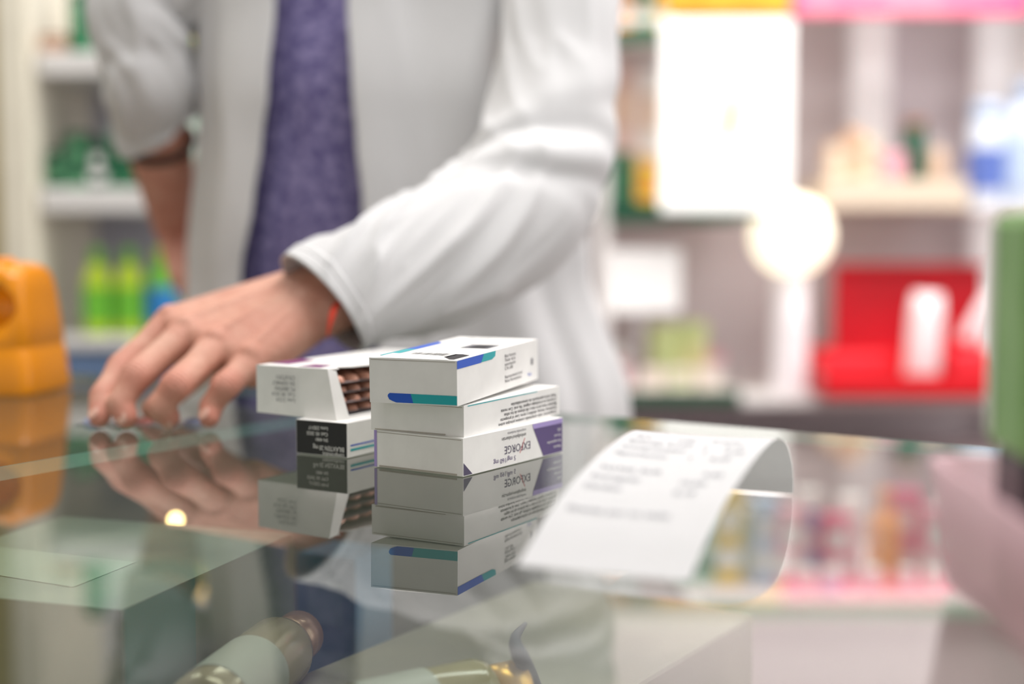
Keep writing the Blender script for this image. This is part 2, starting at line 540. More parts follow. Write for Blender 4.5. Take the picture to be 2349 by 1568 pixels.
for k, s in enumerate(rows):
    if not s: continue
    v2, f2 = text_geo(s, .0056, bold=.00004)
    s0 = .178 - k*.0112
    x1 = max(p[0] for p in v2)
    sc = min(1.0, .062 / x1)
    mb.add([rpos(t_of(max(0.0, s0 + y)), wid - .006 - x*sc, .0006) for x, y in v2], f2, 1)
o = mk('receipt', mb, [rp, ri], smooth=True)
tag(o, 'curled white paper receipt arching on the glass counter', 'receipt')

# ------------------------------------------------------------------ person
skin = M('skin', (222, 174, 152), 0.55, col2=(206, 150, 128), scale=45, bump=.5, bscale=360, sss=.06, detail=6, redcol=(208, 126, 108), bdist=.0018)
wristA = at(700, 672, 1.075); wristB = at(728, 712, 1.04)
mcp = [at(392, 742, 1.035), at(432, 764, 1.012), at(498, 794, .998), at(578, 828, .992)]
pip = [at(280, 844, 1.000), at(312, 864, .975), at(402, 886, .958), at(516, 886, .968)]
dip = [at(235, 908, .978), at(276, 925, .966), at(368, 932, .957), at(484, 932, .968)]
tips = [on(x, y, 1.0085) for x, y in [(228, 955), (290, 957), (388, 957), (480, 957)]]
def sk_hand(mb):
    rm = [.0132, .0134, .0126, .0118]
    rpp = [.0110, .0114, .0110, .0102]
    rd = [.0092, .0094, .0094, .0085]
    rt = [.0076, .0079, .0077, .0072]
    wr = [wristA, wristA.lerp(wristB, .33), wristA.lerp(wristB, .66), wristB]
    nrm = (mcp[0] - wristA).cross(mcp[3] - wristA).normalized()
    if nrm.z < 0: nrm = -nrm
    for i in range(4):
        hull(mb, [(wr[i], .021), (mcp[i], rm[i])], 3)
        mid = mcp[i].lerp(pip[i], .5)
        hull(mb, [(mcp[i], rm[i]), (mid, rpp[i]*.95)], 3)
        hull(mb, [(mid, rpp[i]*.95), (pip[i], rpp[i])], 3)
        mid = pip[i].lerp(dip[i], .5)
        hull(mb, [(pip[i], rpp[i]), (mid, rd[i]*.98)], 3)
        hull(mb, [(mid, rd[i]*.98), (dip[i], rd[i])], 3)
        hull(mb, [(dip[i], rd[i]), (tips[i], rt[i])], 3)
        hull(mb, [(mcp[i] + nrm*.0056, .0100)], 2)
        a = mcp[i] + nrm*.0104; b = mcp[i].lerp(wr[i], .35) + nrm*.0136; c = mcp[i].lerp(wr[i], .75) + nrm*.0168
        hull(mb, [(a, .0044), (b, .0040)], 2)
        hull(mb, [(b, .0040), (c, .0032)], 2)
    for i in range(3):
        hull(mb, [(wr[i], .0195), (wr[i+1], .0195), (mcp[i], rm[i]*.92), (mcp[i+1], rm[i+1]*.92)], 3)
    dn = Vector((0, 0, -.012))
    hull(mb, [(wr[0]+dn*.3, .018), (wr[3]+dn*.3, .018), (mcp[0]+dn, .010), (mcp[3]+dn*.8, .010)], 2)
    t0 = wristA + Vector((-.012, .006, -.010)); t1 = at(520, 790, 1.075); t2 = at(425, 872, 1.055); t3 = at(352, 938, 1.02)
    hull(mb, [(t0, .018), (t1, .0145)], 3); hull(mb, [(t1, .0145), (mcp[0].lerp(wristA, .45)+dn, .012), (t0, .015)], 2)
    hull(mb, [(t1, .0145), (t2, .0118)], 3); hull(mb, [(t2, .0118), (t3, .0092)], 3)
    f1 = at(860, 632, 1.08); f2 = at(1040, 540, 1.13); f3 = at(1205, 435, 1.18)
    hull(mb, [(wristA, .022), (wristB, .022), (f1, .029)], 3)
    hull(mb, [(f1, .029), (f2, .035)], 3); hull(mb, [(f2, .035), (f3, .036)], 3)
    hull(mb, [(wristB.lerp(f1, .20) + nrm*.016, .010)], 2)
    return f3
hb = MB()
elbowL = sk_hand(hb)
hand = organic('hand_tmp', hb, .0012, [skin], it=11, fac=.5)
for i in range(4):
    for J, a_, b_, amp, per, half in ((pip[i], mcp[i], dip[i], .00075, .0031, .0062), (dip[i], pip[i], tips[i], .00050, .0025, .0036)):
        d = (b_ - a_).normalized()
        bis = ((J - a_).normalized() - (b_ - J).normalized())
        up_ = bis.normalized() if bis.length > .05 else Vector((0, -.5, .85))
        for v in hand.data.vertices:
            q = v.co - J
            if abs(q.x) < .016 and abs(q.y) < .016 and abs(q.z) < .016:
                x = q.dot(d)
                if abs(x) < half*1.5:
                    w_ = q - d*x
                    L_ = w_.length
                    if L_ > .003 and L_ < .0145:
                        k = max(0.0, w_.normalized().dot(up_))
                        v.co += w_.normalized() * (amp * k * math.cos(2*math.pi*x/per) * math.exp(-(x/half)**2))
# second arm
ab = MB()
eR = at(345, 235, 1.40); wR = at(404, 520, 1.50)
mR = at(322, 60, 1.40)
hull(ab, [(eR, .031), (eR.lerp(wR, .40), .032)], 3); hull(ab, [(eR.lerp(wR, .40), .032), (wR, .024)], 3)
kR = wR + Vector((.030, .03, -.075))
for i in range(4):
    o4 = Vector((.010*i, -.018*i + .02, -.004*i))
    m4 = kR + o4
    hull(ab, [(wR, .022), (m4, .012)], 2)
    hull(ab, [(m4, .0115), (m4 + Vector((.028, .004, -.026)), .0095)], 2)
    hull(ab, [(m4 + Vector((.028, .004, -.026)), .0095), (m4 + Vector((.048, .008, -.030)), .008)], 2)
hull(ab, [(wR + Vector((0, -.01, -.01)), .016), (wR + Vector((.012, -.045, -.05)), .011)], 2)
hull(ab, [(wR + Vector((.012, -.045, -.05)), .011), (wR + Vector((.03, -.055, -.075)), .009)], 2)
arm2 = organic('arm_tmp', ab, .003, [skin], it=5)
bb = MB()
cx, cy = -.13, 1.43
sL = Vector((.050, 1.41, 1.39))
hull(bb, [((cx-.075, cy, .93), .095), ((cx+.075, cy, .93), .095), ((cx-.06, cy, 1.08), .088), ((cx+.06, cy, 1.08), .088)])
hull(bb, [((cx-.06, cy, 1.08), .088), ((cx+.06, cy, 1.08), .088), ((cx-.080, cy, 1.28), .082), ((cx+.080, cy, 1.28), .082)])
hull(bb, [((cx-.080, cy, 1.28), .082), ((cx+.080, cy, 1.28), .082), ((cx-.12, cy, 1.375), .042), ((cx+.12, cy, 1.375), .042)])
hull(bb, [((cx-.09, cy, 1.39), .045), ((cx+.09, cy, 1.39), .045), ((cx, cy, 1.45), .055)])
hd = Vector((cx-.02, 1.385, 1.625))
hull(bb, [((cx, cy, 1.42), .057), ((hd.x, hd.y+.02, hd.z-.06), .052)])
hull(bb, [(hd+Vector((0, .025, .03)), (.073, .088, .082)), (hd+Vector((0, -.02, .0)), (.066, .066, .075))], 3)
hull(bb, [(hd+Vector((0, -.02, -.02)), (.060, .060, .05)), (hd+Vector((0, -.045, -.085)), (.034, .030, .022))], 3)
hull(bb, [(hd+Vector((0, -.088, .012)), .008), (hd+Vector((0, -.108, -.025)), .012)], 2)
for sx in (-1, 1):
    hull(bb, [(hd+Vector((sx*.014, -.094, -.028)), .008)], 2)
    hull(bb, [(hd+Vector((sx*.018, -.082, .020)), .009), (hd+Vector((sx*.045, -.070, .020)), .009)], 2)
    hull(bb, [(hd+Vector((sx*.070, .012, .012)), (.008, .018, .018)), (hd+Vector((sx*.068, .008, -.018)), (.006, .012, .012))], 2)
hull(bb, [(hd+Vector((-.016, -.086, -.055)), .007), (hd+Vector((.016, -.086, -.055)), .007), (hd+Vector((0, -.091, -.055)), .008)], 2)
hull(bb, [(sL, .042), (sL.lerp(elbowL, .5)+Vector((0,.01,.02)), .036)]); hull(bb, [(sL.lerp(elbowL, .5)+Vector((0,.01,.02)), .036), (elbowL, .034)])
sR2 = Vector((-.30, 1.42, 1.39))
hull(bb, [(sR2, .038), (mR, .030)]); hull(bb, [(mR, .030), (eR, .030)])
for sx in (-1, 1):
    hp = Vector((cx+sx*.085, cy, .90)); kn = Vector((cx+sx*.09, cy-.01, .50)); an = Vector((cx+sx*.09, cy+.01, .10))
    hull(bb, [(hp, .080), (kn, .052)]); hull(bb, [(kn, .052), (kn.lerp(an, .3)+Vector((0, .01, 0)), .052)]); hull(bb, [(kn.lerp(an, .3)+Vector((0, .01, 0)), .052), (an, .034)])
    hull(bb, [(an, .034), (an+Vector((0, -.13, -.065)), .026), (an+Vector((0, .03, -.065)), .028)])
person = organic('person', bb, .008, [skin], it=4)
join_meshes(person, [hand, arm2])
tag(person, 'person in open white lab coat reaching one hand onto counter', 'person')
fl = person.data.attributes.new('flush', 'FLOAT', 'POINT')
pts = [(p, .010, .8) for p in pip] + [(p, .012, .55) for p in mcp] + [(p, .007, .7) for p in dip] + [(p, .009, .85) for p in tips]
pts += [(wristB, .02, .3), (at(560, 690, 1.04), .02, .2), (at(620, 770, 1.0), .018, .4), (at(460, 700, 1.05), .014, .3), (wR, .06, .5), (eR, .12, .4)]
vals = []
for v in person.data.vertices:
    s = 0.0
    c = v.co
    for p, r, a in pts:
        dx = c.x - p.x
        if abs(dx) < 3*r:
            q = ((c - p).length / (r*1.25))**2
            if q < 7: s = max(s, a*math.exp(-q*.7))
    vals.append(s)
fl.data.foreach_set('value', vals)

nb_m = M('fingernail', (226, 178, 160), 0.3, coat=.3)
for tp_, dp_ in zip(tips, dip):
    d = (tp_ - dp_).normalized()
    outv = Vector((-.45, -.85, .35)); outv = (outv - d*outv.dot(d)).normalized()
    side = d.cross(outv)
    m3 = MB(); hull(m3, [((0, 0, 0), 1)], 3)
    Mx = Matrix((side*.0044, d*.0054, outv*.0010)).transposed().to_4x4()
    m3.xf(Matrix.Translation(tp_ + outv*.0066 + d*.0002) @ Mx)
    mk('fingernail', m3, [nb_m], person, smooth=True)
for sx in (-1, 1):
    m3 = MB(); hull(m3, [(hd+Vector((sx*.031, -.071, .004)), .0125)], 3)
    mk('eye', m3, [M('eye_white', (225, 222, 218), 0.2)], person, smooth=True)
m3 = MB(); hull(m3, [(hd+Vector((0, .036, .045)), (.082, .092, .080))], 3); hull(m3, [(hd+Vector((0, .055, -.01)), (.076, .075, .07))], 3)
hr = organic('hair', m3, .006, [M('dark_hair', (54, 38, 30), 0.6, bump=.5, bscale=120)], it=3)
hr.parent = person

shirt_m = M('heathered_purple', (152, 144, 188), 0.95, col2=(80, 72, 126), scale=120, bump=.4, bscale=500, detail=8)
TA = [(.55, .25), (.75, .232), (.95, .218), (1.10, .190), (1.25, .176), (1.36, .178), (1.41, .155), (1.45, .095), (1.475, .078)]
TB = [(.55, .19), (.75, .17), (.95, .150), (1.10, .136), (1.25, .130), (1.36, .115), (1.41, .095), (1.45, .080), (1.475, .075)]
TC = [(.55, -.110), (.957, -.110), (1.10, -.124), (1.40, -.127)]
def torso(z0, z1, nz, shrink, phi0, phi1, nphi, disp, closed=False):
    mb = MB(); vs = []; fs = []
    for k in range(nz + 1):
        z = z0 + (z1 - z0) * k / nz
        a = lt(TA, z) - shrink; b = lt(TB, z) - shrink; c = lt(TC, z)
        p0 = lt(phi0, z) if not closed else 0; p1 = lt(phi1, z) if not closed else 2*math.pi
        for i in range(nphi + (0 if closed else 1)):
            u = i / nphi
            ph = p0 + (p1 - p0) * u
            d = disp(u, ph, z)
            vs.append((c + (a + d)*math.sin(ph), cy - (b + d)*math.cos(ph), z))
    n = nphi if closed else nphi + 1
    for k in range(nz):
        for i in range(nphi):
            j = (i + 1) % n
            fs.append((k*n+i, k*n+j, (k+1)*n+j, (k+1)*n+i))
    mb.add(vs, fs, 0)
    return mb
def sd(u, ph, z):
    return .003*noise.noise(Vector((math.sin(ph)*3, math.cos(ph)*3, z*5))) + .0025*noise.noise(Vector((math.sin(ph)*9, math.cos(ph)*9, z*9)))
mb = torso(.86, 1.475, 80, .018, None, None, 96, sd, closed=True)
sh = mk('shirt', mb, [shirt_m], person, smooth=True)
sh['label'] = 'heathered purple knit shirt'
tb = MB()
for sx in (-1, 1):
    hp = Vector((cx+sx*.085, cy, .90)); kn = Vector((cx+sx*.09, cy-.01, .50)); an = Vector((cx+sx*.09, cy+.01, .10))
    hull(tb, [(hp, .095), (kn, .072)]); hull(tb, [(kn, .072), (an, .060)])
hull(tb, [((cx-.08, cy, .93), .100), ((cx+.08, cy, .93), .100), ((cx-.08, cy, .88), .1), ((cx+.08, cy, .88), .1)])
tr = organic('trousers', tb, .01, [M('dark_trousers', (62, 70, 92), 0.9)], it=4); tr.parent = person
for sx in (-1, 1):
    s2 = MB(); an = Vector((cx+sx*.09, cy+.01, .10))
    hull(s2, [(an+Vector((0, .035, -.06)), (.042, .05, .04)), (an+Vector((0, -.15, -.068)), (.042, .045, .031))], 3)
    mk('shoe', s2, [M('shoe_white', (220, 218, 214), 0.6)], person, smooth=True)

# lab coat
coat_m = M('lab_coat_cotton', (214, 214, 215), 0.92, col2=(207, 207, 208), scale=9, bump=.18, bscale=700)
def phx(px, py):
    p = at(px, py, 1.30)
    a = lt(TA, p.z); c = lt(TC, p.z)
    return p.z, math.asin(max(-1, min(1, (p.x - c)/a)))
EL = sorted([phx(632, 0), phx(620, 200), phx(605, 320), phx(585, 460), phx(556, 640), phx(540, 780)])
ER = sorted([phx(798, 0), phx(812, 200), phx(822, 330), phx(836, 460), phx(850, 640), phx(870, 780)])
EL = [(.55, EL[0][1]-.06)] + EL + [(1.475, -.55)]
ER = [(.55, ER[0][1]+.10)] + ER + [(1.475, .35)]
PH0 = ER
PH1 = [(z, p + 2*math.pi) for z, p in EL]
def cd_(u, ph, z):
    e = min(u, 1-u)
    low = max(0, 1.25 - z)
    f = (.003 + .022*low) * (noise.noise(Vector((math.sin(ph)*4.2, math.cos(ph)*4.2, z*1.1))) + .35*noise.noise(Vector((math.sin(ph)*9, math.cos(ph)*9, z*1.8+5))))
    if e < .045: f += .0026 * (1 if e < .042 else .5)
    if .034 < e < .038: f -= .0012
    f += .004*math.exp(-(e/.05)**2)
    f += .009*math.sin(ph*8 + z*2.5) * math.exp(-((u-.12)/.09)**2)
    f += .004*math.sin(ph*11 - z*2) * math.exp(-((u-.90)/.06)**2)
    f += .006*(ridge(ph*2.2 + z*1.2, z*1.6, 2.0)**2) * (1 if e > .05 else e/.05)
    return f + .002
mb = torso(.52, 1.475, 140, 0.0, PH0, PH1, 300, cd_)
SL = [at(738, 696, 1.040), at(800, 668, 1.052), at(900, 628, 1.075), at(1045, 568, 1.115), at(1178, 485, 1.165), at(1248, 360, 1.210), at(1275, 190, 1.255), at(1287, 0, 1.30), Vector((.045, 1.385, 1.375)), Vector((-.01, 1.41, 1.42))]
SR = [.0400, .0425, .0465, .0535, .0585, .0565, .0525, .0505, .0560, .045]
creases = [(.505, .065, .3, .020, .0060), (.590, .055, 1.2, .022, .0038), (.440, .090, .9, .019, .0052), (.365, .11, .4, .020, .0034)]
def sdisp(s, a, c):
    d = 0
    for s0, k, th, w, A in creases:
        q = (s - s0 - k*math.sin(a - th))
        amp = max(0, .35 + .65*math.cos(a - th - .4))
        d -= A * amp * math.exp(-(q/w)**2)
        d += A*.7 * amp * math.exp(-((q - w*2.0)/(w*1.5))**2)
    aa = a + s*4.0
    fade = min(1, s/.12)
    f2 = max(0.25, min(1, (.48 - s)/.15))
    d += fade*(.0070*(ridge(math.cos(aa)*1.4, math.sin(aa)*1.4, s*2.4 + 1.3)**2 - .3)) * (.45 + .55*f2)
    d += fade*f2*.0016*(ridge(math.cos(aa+.7)*3.0, math.sin(aa+.7)*3.0, s*5 + 7.1)**2 - .3)
    if s < .064: d += .0012
    if .046 < s < .050: d -= .0014
    if .003 < s < .006: d -= .0006
    return d
def sshift(s, a):
    return -.0125*math.cos(a - .15)*max(0, 1 - s/.16)
tube(mb, SL, SR, 300, 160, sdisp, up=Vector((0, 0, 1)), shift=sshift)
S2 = [at(362, 296, 1.428), at(354, 262, 1.42), at(343, 205, 1.40), at(328, 110, 1.40), at(320, 0, 1.40), Vector((-.320, 1.42, 1.385)), Vector((-.26, 1.42, 1.42))]
R2 = [.0400, .0400, .0412, .0435, .0455, .052, .042]
def sdisp2(s, a, c):
    d = .0055*(ridge(math.cos(a+s*3)*1.6, math.sin(a+s*3)*1.6, s*3+2)**2 - .35)
    for s0, k, th, w, A in [(.20, .07, .9, .028, .0035), (.36, .09, 1.6, .032, .0035)]:
        q = s - s0 - k*math.sin(a - th)
        d -= A*math.exp(-(q/w)**2)*(.5+.5*math.cos(a-th))
    if s < .09: d += .0015
    return d
def sshift2(s, a):
    return .018*math.cos(a + 1.2)*max(0, 1 - s/.3)
tube(mb, S2, R2, 120, 90, sdisp2, shift=sshift2)
colv = []
cf = []
for i in range(41):
    ph = math.radians(35) + (2*math.pi - math.radians(70)) * i / 40
    for j, (r, z) in enumerate([(.078, 1.465), (.074, 1.50), (.090, 1.495), (.105, 1.455)]):
        colv.append((cx + r*math.sin(ph), cy - r*math.cos(ph), z))
for i in range(40):
    for j in range(3):
        cf.append((i*4+j, (i+1)*4+j, (i+1)*4+j+1, i*4+j+1))
mb.add(colv, cf, 0)
coat = mk('lab_coat', mb, [coat_m], person, smooth=True)
sm = coat.modifiers.new('sm', 'SMOOTH'); sm.iterations = 2; sm.factor = .4
so = coat.modifiers.new('s', 'SOLIDIFY'); so.thickness = .0022; so.offset = 1
coat['label'] = 'open white cotton lab coat'
rs = M('red_string', (222, 64, 40), 0.7)
m3 = MB()
wc = at(800, 668, 1.058); dirf = (at(860, 632, 1.08) - at(715, 690, 1.055)).normalized()
n1 = (Vector((0, 0, 1)) - dirf*dirf.z).normalized(); n2 = dirf.cross(n1)
loop = [wc + n1*.0275*math.cos(t*math.pi/12) + n2*.0305*math.sin(t*math.pi/12) for t in range(25)]
tube(m3, loop, [.0008]*25, 72, 8, up=dirf)
tl = [at(785, 690, 1.015), at(771, 700, 1.008), at(764, 715, 1.004), at(758, 738, 1.002), at(751, 770, 1.002)]
tube(m3, tl, [.0012, .0020, .0024, .0018, .0006], 20, 8, up=Vector((1, 0, 0)))
br_ = mk('string_bracelet', m3, [rs], person, smooth=True); br_['label'] = 'thin red string bracelet'
m3 = MB()
wc = eR.lerp(wR, .30); dirf = (wR - eR).normalized()
n1 = (Vector((1, 0, 0)) - dirf*dirf.x).normalized(); n2 = dirf.cross(n1)
loop = [wc + n1*.0325*math.cos(t*math.pi/12) + n2*.0325*math.sin(t*math.pi/12) for t in range(25)]
tube(m3, loop, [.005]*25, 72, 8, up=dirf)
br_ = mk('dark_band', m3, [M('band_dark', (64, 46, 38), .8)], person, smooth=True)  # dark ring around the far forearm near the sleeve end

fo = on(395, 978, 1.0)
m3 = MB()
m3.box((-.055, -.010, 0), (.035, .010, .0006), 0)
for i in range(5):
    hull(m3, [((-.045 + i*.018, 0, .0006), (.007, .007, .0035))], 2, mi=[1, 0, 2, 0, 1][i])
o = mk('blister_strip', m3, [M('silver_foil', (214, 214, 220), .25, metal=.7), M('strip_blue', (150, 164, 200), .4), M('strip_pink', (232, 150, 140), .4)], smooth=False, loc=(fo.x-.015, .992, 1.0005), rotz=math.radians(-4))
tag(o, 'shiny silver blister strip held under the fingertips', 'blister pack')

# ------------------------------------------------------------------ orange dispenser
org = M('orange_plastic', (255, 158, 0), 0.3, coat=.15)
ob_ = on(-5, 908, 1.0)
e = thing('tape_dispenser', (ob_.x-.024, ob_.y+.04, 1.0005), 'glossy orange plastic dispenser with scooped front on the glass counter', 'dispenser', rotz=math.radians(-10))
def rrect(hw, hd_, r, n=8):
    pts = []
    for sx, sy, a0 in ((1, 1, 0), (-1, 1, 90), (-1, -1, 180), (1, -1, 270)):
        for i in range(n + 1):
            a = math.radians(a0 + 90*i/n)
            pts.append((sx*(hw - r) + r*math.cos(a), sy*(hd_ - r) + r*math.sin(a)))
    return pts
def loft(rings, mi=0, cap=True):
    mb = MB(); n = len(rings[0]); vs = [p for r in rings for p in r]; fs = []
    for k in range(len(rings)-1):
        for i in range(n):
            j = (i+1) % n
            fs.append((k*n+i, k*n+j, (k+1)*n+j, (k+1)*n+i))
    if cap:
        fs.append(tuple(reversed(range(n)))); fs.append(tuple((len(rings)-1)*n+i for i in range(n)))
    return mb.add(vs, fs, mi)
prof = [(0, .0585, .040, .010), (.003, .0600, .041, .011), (.037, .0572, .0390, .012), (.0382, .0563, .0381, .012), (.0400, .0563, .0381, .012), (.0412, .0570, .0385, .012),
        (.062, .0550, .0375, .013), (.085, .0525, .0360, .014), (.095, .0510, .035, .016), (.101, .0485, .033, .017), (.1045, .0450, .030, .017), (.107, .040, .025, .016), (.1080, .034, .020, .015)]
rings = [[(x, y, z) for x, y in rrect(hw, hd_, r)] for z, hw, hd_, r in prof]
body = mk('dispenser_body', loft(rings), [org], e, smooth=True)
m3 = MB(); hull(m3, [((0, 0, 0), (.036, .034, .022)), ((-.06, 0, .004), (.040, .034, .030)), ((-.03, 0, .016), (.040, .030, .014))], 4)
cut = mk('cut', m3, [org], e, smooth=True)
cut.location = (.014, -.044, .072)
bo = body.modifiers.new('b', 'BOOLEAN'); bo.object = cut; bo.operation = 'DIFFERENCE'; bo.solver = 'EXACT'
bpy.context.view_layer.update()
bake(body)
bpy.data.objects.remove(cut)
mk('release_knob', lathe([(.007, 0), (.009, .001), (.009, .003), (.006, .0048), (.002, .005)], 24), [org], e, smooth=True, loc=(.022, -.004, .1072))

# ------------------------------------------------------------------ pink tray with green pack
tray_m = M('pink_acrylic', (244, 202, 212), 0.3, alpha=.68)
o_r = [[(x, y, z) for x, y in rrect(w, d, .012)] for z, w, d in [(0, .084, .080), (.002, .087, .083), (.048, .093, .088), (.049, .092, .087), (.0485, .0905, .0855), (.004, .085, .081), (.0035, .080, .076)]]
tray = mk('product_tray', loft(o_r), [tray_m], smooth=True, loc=Vector((.2500, .458, 1.0005)), rotz=math.radians(-2))
tag(tray, 'translucent pink plastic tray holding a green pack', 'tray')
e = thing('green_bottle', Vector((.2085, .498, 1.0046)), 'flat-sided green bottle with black base standing in the tray', 'bottle', rotz=math.radians(-4))
def rl(prof_, r): return loft([[(x, y, z) for x, y in rrect(w, d, r)] for z, w, d in prof_])
mk('bottle_base', rl([(0, .030, .020), (.002, .032, .022), (.052, .032, .022), (.054, .031, .021)], .006), [M('black_plastic', (22, 22, 26), .35)], e, smooth=False)
mk('bottle_body', rl([(.054, .032, .022), (.056, .034, .024), (.134, .034, .024), (.138, .032, .022), (.140, .02, .016)], .003), [M('bottle_leaf', (122, 170, 92), .4, col2=(140, 184, 112), scale=25)], e, smooth=False)
mk('bottle_label', MB().box((-.0320, -.0250, .058), (.0320, -.0241, .132)), [M('bottle_label_green', (104, 158, 78), .5, col2=(124, 174, 98), scale=30)], e)
mk('bottle_edge', MB().box((-.0350, .016, .058), (-.0341, .0225, .134)), [M('bottle_pale', (232, 238, 226), .35)], e)
mk('bottle_cap', lathe([(.015, .140), (.015, .156), (.014, .158)], 32), [M('cap_dark_green', (40, 90, 60), .4)], e, smooth=True)

# ------------------------------------------------------------------ generic products
def bottle(loc, h, r, body, cap, label=None, text='plastic bottle', group=None, shape=0):
    e = thing('bottle', loc, text, 'bottle', group)
    if shape == 0: pr = [(r*.9, 0), (r, .004), (r, h*.62), (r*.85, h*.72), (r*.4, h*.80), (r*.38, h*.84)]
    elif shape == 1: pr = [(r*.85, 0), (r, .004), (r*.82, h*.35), (r*.98, h*.6), (r*.7, h*.76), (r*.42, h*.84)]
    else: pr = [(r*.9, 0), (r, .003), (r, h*.82), (r*.92, h*.84)]
    mk('bottle_body', lathe(pr, 32), [body], e, smooth=True)
    rc = r*.45 if shape != 2 else r*.95
    mk('bottle_cap', lathe([(rc, h*.84), (rc, h*.985), (rc*.9, h)], 24), [cap], e, smooth=True)
    if label:
        mk('bottle_label', lathe([(r+.0006, h*.15), (r+.0006, h*.55)], 32, cap=False), [label], e, smooth=True)
    return e
def prod(loc, w, d, h, main, band, text, group=None, rotz=0.0, name='product_carton'):
    mb = MB().box((-w/2, -d/2, 0), (w/2, d/2, h), 0)
    mb.box((-w/2-.0003, -d/2-.0003, h*.18), (w/2+.0003, d/2+.0003, h*.38), 1)
    mb.box((-w*.3, -d/2-.0006, h*.55), (w*.3, -d/2, h*.82), 1)
    mb.box((-w/2+.0015, -d/2+.0015, h), (w/2-.0015, d/2-.0015, h+.0008), 0)
    o = mk(name, mb, [main, band], loc=loc, rotz=rotz)
    return tag(o, text, 'carton', group)
def jar(loc, r, h, body, lid, text, group=None):
    e = thing('jar', loc, text, 'jar', group)
    mk('jar_body', lathe([(r*.85, 0), (r, .005), (r, h*.6), (r*.93, h*.66)], 32), [body], e, smooth=True)
    mk('jar_lid', lathe([(r*.98, h*.66), (r*1.0, h*.69), (r*1.0, h*.97), (r*.95, h)], 32), [lid], e, smooth=True)
    return e
P_ = lambda n, c, **k: M(n, c, k.pop('rough', .45), **k)
c_green = P_('p_green', (38, 120, 78)); c_dgreen = P_('p_dark_green', (24, 84, 58)); c_lime = P_('p_lime', (186, 214, 40))
c_lime2 = P_('p_lime_deep', (110, 190, 50)); c_blue = P_('p_blue', (40, 130, 200)); c_white = P_('p_white', (242, 240, 238))
c_pink = P_('p_pink', (240, 176, 190)); c_rose = P_('p_rose', (226, 90, 130)); c_orange = P_('p_orange', (244, 150, 30)); c_yellow = P_('p_yellow', (236, 200, 60))
c_beige = P_('p_beige', (226, 194, 168)); c_brown = P_('p_brown', (150, 104, 80)); c_red = P_('p_red', (222, 6, 26), rough=.35); c_paleblue = P_('p_pale_blue', (196, 214, 240))
c_cream = P_('p_cream', (240, 228, 205)); c_mint = P_('p_mint', (196, 224, 206)); c_gold = P_('p_gold', (206, 160, 70), metal=.6, rough=.3); c_palegreen = P_('p_pale_green', (214, 226, 160))
c_grey = P_('p_grey', (200, 196, 198)); c_dblue = P_('p_dark_blue', (96, 120, 196)); c_ppink = P_('p_powder_pink', (240, 208, 214)); c_sage = P_('p_sage', (92, 156, 112))

YF = 2.75
def zz(py, Y=YF): return at(1174, py, Y).z
def xx(px, Y=YF): return at(px, 700, Y).x
un = thing('shelf_unit', (0, 0, 0), 'tall white pharmacy wall shelving filled with products', 'shelf unit')
panel_m = M('shelf_back', (216, 206, 209), .6); shelf_w = M('shelf_white', (242, 238, 236), .4); shelf_c = M('shelf_cream', (232, 214, 192), .45)
xL, xR = xx(1360), xx(2600)
mk('back_board', MB().box((xL, 3.06, .0), (xR, 3.08, 2.3)), [panel_m], un)
def board(x0, x1, ytop, ybot, mat, edge=None):
    mk('shelf', MB().box((x0, YF, zz(ybot)), (x1, 3.059, zz(ytop))), [mat], un, bevel=.002)
    if edge:
        mk('shelf_edge', MB().box((x0, YF-.006, zz(ybot)-.002), (x1, YF-.0005, zz(ytop)+.002)), [edge], un)
board(xx(1395), xx(1690), 466, 510, shelf_w, c_dgreen)
board(xx(1890), xx(2215), 412, 478, shelf_c)
board(xx(1395), xx(1700), 896, 922, shelf_w, c_dgreen)
board(xx(1702), xx(2420), 905, 930, shelf_w)
board(xx(2225), xx(2420), 470, 486, shelf_w)
board(xx(1395), xR, -95, -62, shelf_w)  # unseen top board, added to shade the shelving below
board(xx(1395), xx(1690), 66, 96, shelf_w, c_dgreen)
mk('upright', MB().box((xx(1372), YF, 0), (xx(1398), 3.05, 2.3)), [shelf_w], un, bevel=.002)
mk('upright', MB().box((xx(2420), 2.98, 0), (xx(2470), 3.05, 2.3)), [shelf_w], un, bevel=.002)
lu = M('upright_glow', (244, 240, 240), .4, emit=.25)  # emission added so the plain white posts look brightly lit
mk('glow_upright', MB().box((xx(2020), 3.0, zz(410)), (xx(2110), 3.05, zz(-60))), [lu], un)
mk('glow_upright', MB().box((xx(2330), 3.0, zz(900)), (xx(2420), 3.05, zz(-60))), [lu], un)
mk('base_cabinet', MB().box((xL, YF+.02, 0), (xR, 3.05, zz(1050))), [M('cab_pink_grey', (214, 198, 200), .5)], un, bevel=.003)
o = mk('header_sign', MB().box((xx(1800), YF-.03, zz(40)), (xx(2330), YF-.01, zz(-30))), [M('sign_pink', (240, 96, 140), .5, emit=.2, col2=(250, 150, 170), scale=9)], bevel=.004)  # slight emission added to the sign colour
tag(o, 'bright pink header sign above the shelves', 'sign')
o = mk('header_sign', MB().box((xx(1515), YF-.03, zz(36)), (xx(1796), YF-.01, zz(-30))), [M('sign_orange', (232, 176, 50), .5, emit=.05, col2=(222, 152, 30), scale=12)], bevel=.004)  # faint emission added to this sign too
tag(o, 'orange-yellow header sign above the shelves', 'sign')
lp = M('poster_white', (255, 253, 250), .4, emit=.5)
YP = YF-.08
e = thing('illuminated_poster', (xx(1662, YP), YP, zz(486, YP)), 'bright white illuminated poster with a pale gold mark', 'poster')
w_, h_ = (xx(1810, YP)-xx(1512, YP)), zz(44, YP)-zz(486, YP)
mk('poster_panel', MB().box((-w_/2, 0, 0), (w_/2, .02, h_)), [lp], e, bevel=.006, seg=3)
